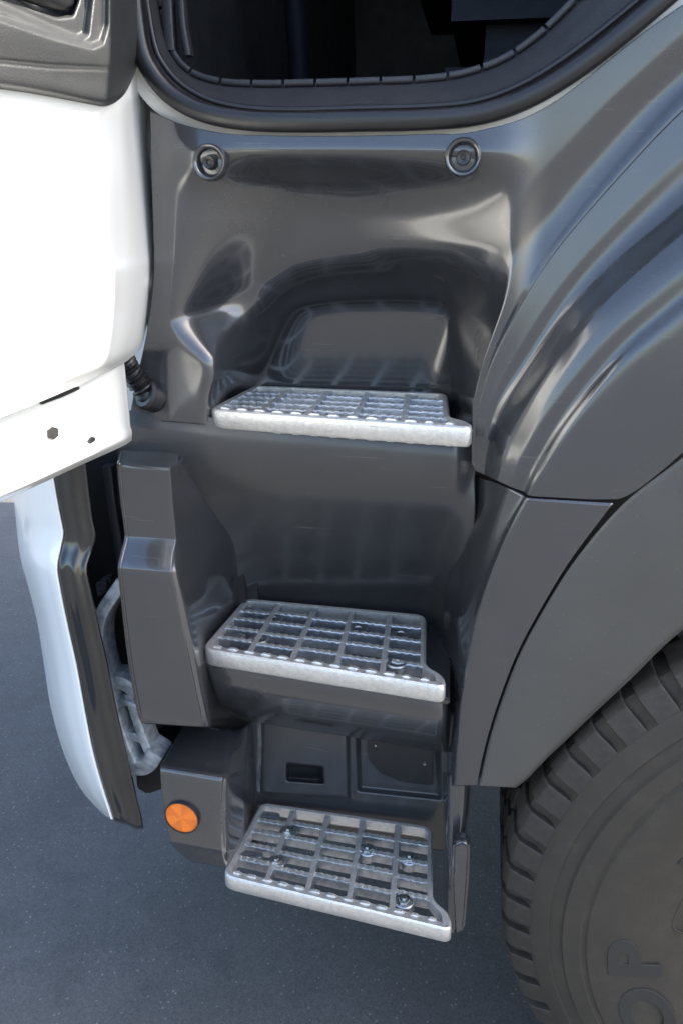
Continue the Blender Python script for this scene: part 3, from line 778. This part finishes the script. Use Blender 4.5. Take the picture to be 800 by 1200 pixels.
    o = sweep('grab_handle', p, rrect(0.022, 0.03, 0.009, 3), M['rubber'], d); o.matrix_parent_inverse = inv
door()

# ---- corrugated cable hose between door and cab
def hose():
    p = cr(at(np.array([138., 146, 154, 163, 172, 178]), np.array([405., 424, 437, 449, 462, 474]), np.array([-.05, -.03, -.02, -.012, -0.004, 0.03])), 90)
    L = np.r_[0, np.cumsum(np.linalg.norm(np.diff(p, axis=0), axis=1))]
    sc_ = 1 + 0.16 * np.sin(L / 0.0085 * 2 * math.pi)
    sweep('cable_hose', p, circ(0.0165, 16), M['rubber'], T, scale=sc_)
    # socket the hose plugs into
    lathe('hose_socket', [(0.014, 0.004), (0.021, 0.004), (0.025, 0.0), (0.026, -0.02)], at(171, 462, -0.012), M['rubber'], T, 24, Vector((-0.6, -1, 0.5)))
hose()

# ---- front corner: white fairing with black edge strip, bracket behind
def corner():
    py = [520, 560, 600, 622, 640, 662, 690, 730, 780, 830, 880, 920, 945, 958]
    seam = [58, 64, 71, 75, 72, 68, 72, 80, 91, 100, 110, 121, 129, 133]
    left = [10, 14, 18, 20, 22, 26, 34, 44, 52, 60, 74, 92, 112, 126]
    yf = [-.085, -.085, -.085, -.085, -.09, -.105, -.110, -.110, -.110, -.109, -.108, -.105, -.102, -.10]
    rows = []
    for y, s, l, d in zip(py, seam, left, yf):
        w = s - l
        rows.append([(l + 0.02 * w + 6, y, d + 0.40), (l, y, d + 0.24), (l + 0.10 * w, y, d + 0.14), (l + 0.35 * w, y, d + 0.06), (l + 0.7 * w, y + 1, d + 0.016), (s - 3, y + 2, d + 0.001), (s, y + 2, d + 0.004)])
    f = patch('corner_fairing', rows, M['white'], T, 70, 130, yblur=2, thick=0.004)
    f['label'] = 'white painted front corner fairing with curved edge'
    right = [100, 104, 109, 113, 109, 103, 108, 117, 128, 138, 150, 160, 166, 168]
    rows = []
    for y, s, r, d in zip(py, seam, right, yf):
        k = 0.25 if y > 900 else 0.08
        q = lambda x: y + 2 + (x - s) * k
        rows.append([(s + 0.6, q(s), d + 0.012), (s + 1.5, q(s), d + 0.001), (s + 8, q(s + 8), d - 0.001), (0.5 * (s + r), q(0.5 * (s + r)), d - 0.007), (r - 8, q(r), d), (r - 3, q(r), d + 0.002), (r, q(r), d + 0.010), (r + 0.5, q(r), d + 0.05)])
    rows.append([(p[0] * 0.98 + 3, p[1] + 3, p[2] + 0.02) for p in rows[-1]])
    patch('black_edge_strip', rows, M['blacktrim'], T, 70, 150, yblur=2, thick=0.003)
    # cast bracket
    b = empty('corner_bracket', V(at(150, 800, 0.0)), T); inv = Matrix.Translation(b.location).inverted()
    def bar(name, pts, wdt, dep, Y):
        p = cr(at(np.array([q[0] for q in pts], float), np.array([q[1] for q in pts], float), Y + np.zeros(len(pts))), 30)
        o = sweep(name, p, rrect(wdt, dep, 0.0025, 2), M['casting'], b, upv=(0, -1, 0)); o.matrix_parent_inverse = inv
    bar('bracket_arm', [(150, 676), (140, 690), (126, 712), (121, 738), (125, 770), (134, 798), (140, 830), (150, 862), (160, 886)], 0.022, 0.05, -0.045)
    bar('bracket_arm', [(156, 806), (164, 832), (172, 856), (181, 878)], 0.017, 0.045, -0.040)
    bar('bracket_rib', [(130, 797), (146, 793), (168, 806)], 0.026, 0.045, -0.043)
    bar('bracket_rib', [(138, 824), (152, 816), (170, 824)], 0.012, 0.045, -0.043)
    bar('bracket_rib', [(146, 862), (158, 856), (176, 862)], 0.018, 0.04, -0.036)
    bar('bracket_foot', [(154, 884), (166, 891), (178, 888), (188, 874)], 0.032, 0.05, -0.043)
    bar('bracket_web', [(128, 545), (135, 600), (143, 650), (147, 690)], 0.016, 0.02, 0.03)
    b.children[-1].data.materials[0] = M['silltrim']
    o = prism('bracket_plate', [at(x, y, -0.012) for x, y in ((112, 684), (124, 680), (126, 694), (114, 700))], (0, 0.03, 0), M['zinc'], b, 0.001); o.matrix_parent_inverse = inv
    # black cap under the bracket
    prism('lower_cap', [at(x, y, -0.02) for x, y in ((158, 895), (196, 880), (192, 925), (172, 932), (160, 925))], (0, 0.12, 0), M['dark'], T, 0.004)
corner()

# ---- wheel
def wheel():
    CX, CY, CZ = 0.688, -0.090, 0.545
    wp = lathe('wheel', [(0.05, 0.02), (0.10, 0.03), (0.13, -0.03), (0.20, -0.05), (0.22, 0.01), (0.250, 0.016), (0.255, 0.0), (0.24, -0.03), (0.23, -0.20)], (CX, CY, CZ), M['satin'], T, 64)
    prof = [(0.240, 0.0), (0.255, 0.012), (0.28, 0.028), (0.33, 0.043), (0.38, 0.049), (0.42, 0.0505), (0.459, 0.0475), (0.463, 0.0440), (0.468, 0.0440), (0.471, 0.0460), (0.498, 0.0395), (0.501, 0.0330), (0.519, 0.0280), (0.523, 0.0315),
            (0.546, 0.0195), (0.551, 0.0145), (0.554, 0.0030), (0.562, -0.008), (0.582, -0.016), (0.592, -0.026), (0.594, -0.05), (0.592, -0.085), (0.583, -0.10), (0.584, -0.16), (0.583, -0.22), (0.57, -0.31), (0.52, -0.345), (0.42, -0.36), (0.27, -0.33)]
    ty = lathe('tyre', prof, (0, 0, 0), M['tyre'], wp, 180, sharp=28)
    # shoulder blocks
    N = 58
    bm = bmesh.new(); a = math.pi / N * 0.68
    sect = [(0.5495, 0.0145), (0.570, 0.0055), (0.592, -0.007), (0.600, -0.026), (0.600, -0.085), (0.570, -0.085)]
    L_, R_ = [], []
    for r, h in sect:
        k = 1.0 if r < 0.575 else 0.96
        L_.append(bm.verts.new((r * math.sin(-a * k), -h, r * math.cos(-a * k)))); R_.append(bm.verts.new((r * math.sin(a * k), -h, r * math.cos(a * k))))
    for i in range(len(sect) - 1): bm.faces.new((L_[i], R_[i], R_[i + 1], L_[i + 1]))
    bm.faces.new(L_); bm.faces.new(R_[::-1])
    bmesh.ops.recalc_face_normals(bm, faces=bm.faces)
    bmesh.ops.bevel(bm, geom=[e for e in bm.edges if len(e.link_faces) == 2], offset=0.0018, segments=1, affect='EDGES')
    first = from_bm('tread_block', bm, M['lug'], wp, angle=30)
    for i in range(N):
        o = first if i == 0 else first.copy()
        if i: sc.collection.objects.link(o); o.parent = wp
        o.rotation_euler = (0, 2 * math.pi * i / N, 0)
    # inner tread rows, joined: they are hardly seen
    vs = []; fs = []
    for row, (y0, y1) in enumerate(((0.10, 0.15), (0.165, 0.215), (0.23, 0.30))):
        for i in range(N):
            c0 = 2 * math.pi * (i + 0.5 * (row % 2 == 0)) / N; a = math.pi / N * 0.72
            o = len(vs)
            for r in (0.575, 0.600):
                for yy in (y0, y1):
                    for s in (-1, 1): vs.append((r * math.sin(c0 + s * a), yy, r * math.cos(c0 + s * a)))
            fs += [(o + 4, o + 5, o + 7, o + 6), (o, o + 1, o + 5, o + 4), (o + 2, o + 6, o + 7, o + 3), (o, o + 4, o + 6, o + 2), (o + 1, o + 3, o + 7, o + 5)]
    t = link('tread_pattern', mesh('tread_pattern', vs, fs, False), M['lug'], wp); t['kind'] = 'stuff'
    # raised lettering on the side wall
    def glyph(ch, rad, ang, size, depth, m, y, bold=0.0):
        cu = bpy.data.curves.new('g', 'FONT'); cu.body = ch; cu.size = size; cu.extrude = depth; cu.align_x = 'CENTER'; cu.bevel_depth = 0.0006; cu.offset = bold
        tmp = bpy.data.objects.new('g', cu); sc.collection.objects.link(tmp)
        bpy.context.view_layer.update()
        me = bpy.data.meshes.new_from_object(tmp.evaluated_get(bpy.context.evaluated_depsgraph_get()))
        bpy.data.objects.remove(tmp); bpy.data.curves.remove(cu)
        me.materials.clear()
        o = link('raised_letter', me, m, wp)
        up_ = Vector((-math.cos(ang), 0, math.sin(ang)))     # outwards; ang measured up from the horizontal, on the left of the hub
        nrm = Vector((0, -1, 0)); right = up_.cross(nrm)
        mt = Matrix((right, up_, nrm)).transposed().to_4x4()
        mt.translation = up_ * rad + Vector((0, -y, 0))
        o.matrix_local = mt
        return o
    for ch, ang in (('O', -26.0), ('P', -7.5)):
        o = glyph(ch, 0.346, R(ang), 0.112, 0.0016, M['letter'], 0.0492, 0.0035)
        for v in o.data.vertices: v.co.x *= 1.38
    for i, ch in enumerate('315/80 R 22.5'):
        if ch != ' ': glyph(ch, 0.345, R(26.5 + 6.0 * i), 0.046, 0.0012, M['letter'], 0.0485, 0.0)
    # raised outline of an oblong badge
    pts = []
    for k in range(33):
        pts.append(R(6 + 34 * k / 32.0))
    ring = [(0.332, a) for a in pts] + [(0.332 - 0.0185 * (1 - math.cos(t)), pts[-1] + R(3.2) * math.sin(t)) for t in np.linspace(0, math.pi, 8)[1:-1]] + [(0.295, a) for a in pts[::-1]] + [(0.295 + 0.0185 * (1 - math.cos(t)), pts[0] - R(3.2) * math.sin(t)) for t in np.linspace(0, math.pi, 8)[1:-1]]
    path = [(-r * math.cos(a), -0.0425, r * math.sin(a)) for r, a in ring]
    sweep('badge_outline', path, rrect(0.003, 0.003, 0.001, 1), M['tyre'], wp, upv=(0, -1, 0), closed=True)
wheel()

# ---- cab above and behind: floor, seat, walls and roof that keep the interior dark
def cab():
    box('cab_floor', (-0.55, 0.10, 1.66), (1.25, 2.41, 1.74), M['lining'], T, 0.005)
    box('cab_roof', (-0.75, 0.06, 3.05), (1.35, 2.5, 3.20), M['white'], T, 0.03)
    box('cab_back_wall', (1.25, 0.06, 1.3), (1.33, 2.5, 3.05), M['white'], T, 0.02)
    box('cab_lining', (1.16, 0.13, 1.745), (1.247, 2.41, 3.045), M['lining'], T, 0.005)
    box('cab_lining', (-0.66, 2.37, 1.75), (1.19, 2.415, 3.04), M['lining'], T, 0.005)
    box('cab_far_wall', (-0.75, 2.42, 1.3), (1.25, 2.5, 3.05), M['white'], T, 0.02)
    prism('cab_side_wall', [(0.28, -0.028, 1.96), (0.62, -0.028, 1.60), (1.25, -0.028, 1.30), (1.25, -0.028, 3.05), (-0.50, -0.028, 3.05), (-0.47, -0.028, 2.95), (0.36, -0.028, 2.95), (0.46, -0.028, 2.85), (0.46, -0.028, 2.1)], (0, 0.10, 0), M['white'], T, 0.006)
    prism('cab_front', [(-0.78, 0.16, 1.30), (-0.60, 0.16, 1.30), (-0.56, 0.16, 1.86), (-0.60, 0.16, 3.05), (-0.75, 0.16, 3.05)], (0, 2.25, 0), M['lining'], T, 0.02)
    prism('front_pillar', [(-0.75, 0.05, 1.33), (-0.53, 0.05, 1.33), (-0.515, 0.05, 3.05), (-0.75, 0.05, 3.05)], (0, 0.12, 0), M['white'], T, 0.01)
    # seat
    s = empty('seat', (0.35, 0.7, 1.74), T)
    for nm, lo, hi in (('seat_cushion', (-0.16, 0.34, 1.98), (0.6, 0.95, 2.16)), ('seat_back', (0.55, 0.38, 2.05), (0.75, 0.95, 2.85)), ('seat_base', (-0.10, 0.38, 1.74), (0.55, 0.90, 1.985))):
        o = box(nm, lo, hi, M['seatcloth'], s, 0.07); o.matrix_parent_inverse = Matrix.Translation(s.location).inverted()
    sweep('steering_column', cr(at(np.array([338., 346, 352]), np.array([-80., 10, 110]), np.array([0.62, 0.66, 0.70])), 12), circ(0.022, 14), M['seatcloth'], T, upv=(0, -1, 0))
    # hinge pillar fittings seen at the left of the opening
    for i, (pts, wdt) in enumerate((([(196, -60), (198, 10), (201, 60)], 0.016), ([(212, -60), (215, 20), (222, 66)], 0.010))):
        a = np.array(pts, float)
        sweep('pillar_channel', cr(at(a[:, 0], a[:, 1], 0.10 + np.zeros(3)), 20), rrect(wdt, 0.02, 0.003, 2), M['silltrim'], T, upv=(0, -1, 0))
    # unseen open far-side door, added only to shade the ground beyond the fairing
    prism('added_shade_door', [(-0.56, 2.52, 1.33), (-0.62, 3.46, 1.33), (-0.62, 3.46, 2.55), (-0.62, 3.10, 3.0), (-0.56, 2.52, 3.0)], (0.06, 0, 0), M['white'], T, 0.01)
    # load body behind the cab
    box('load_body', (1.50, 0.02, 1.25), (6.5, 2.5, 3.5), M['white'], T, 0.03)
cab()
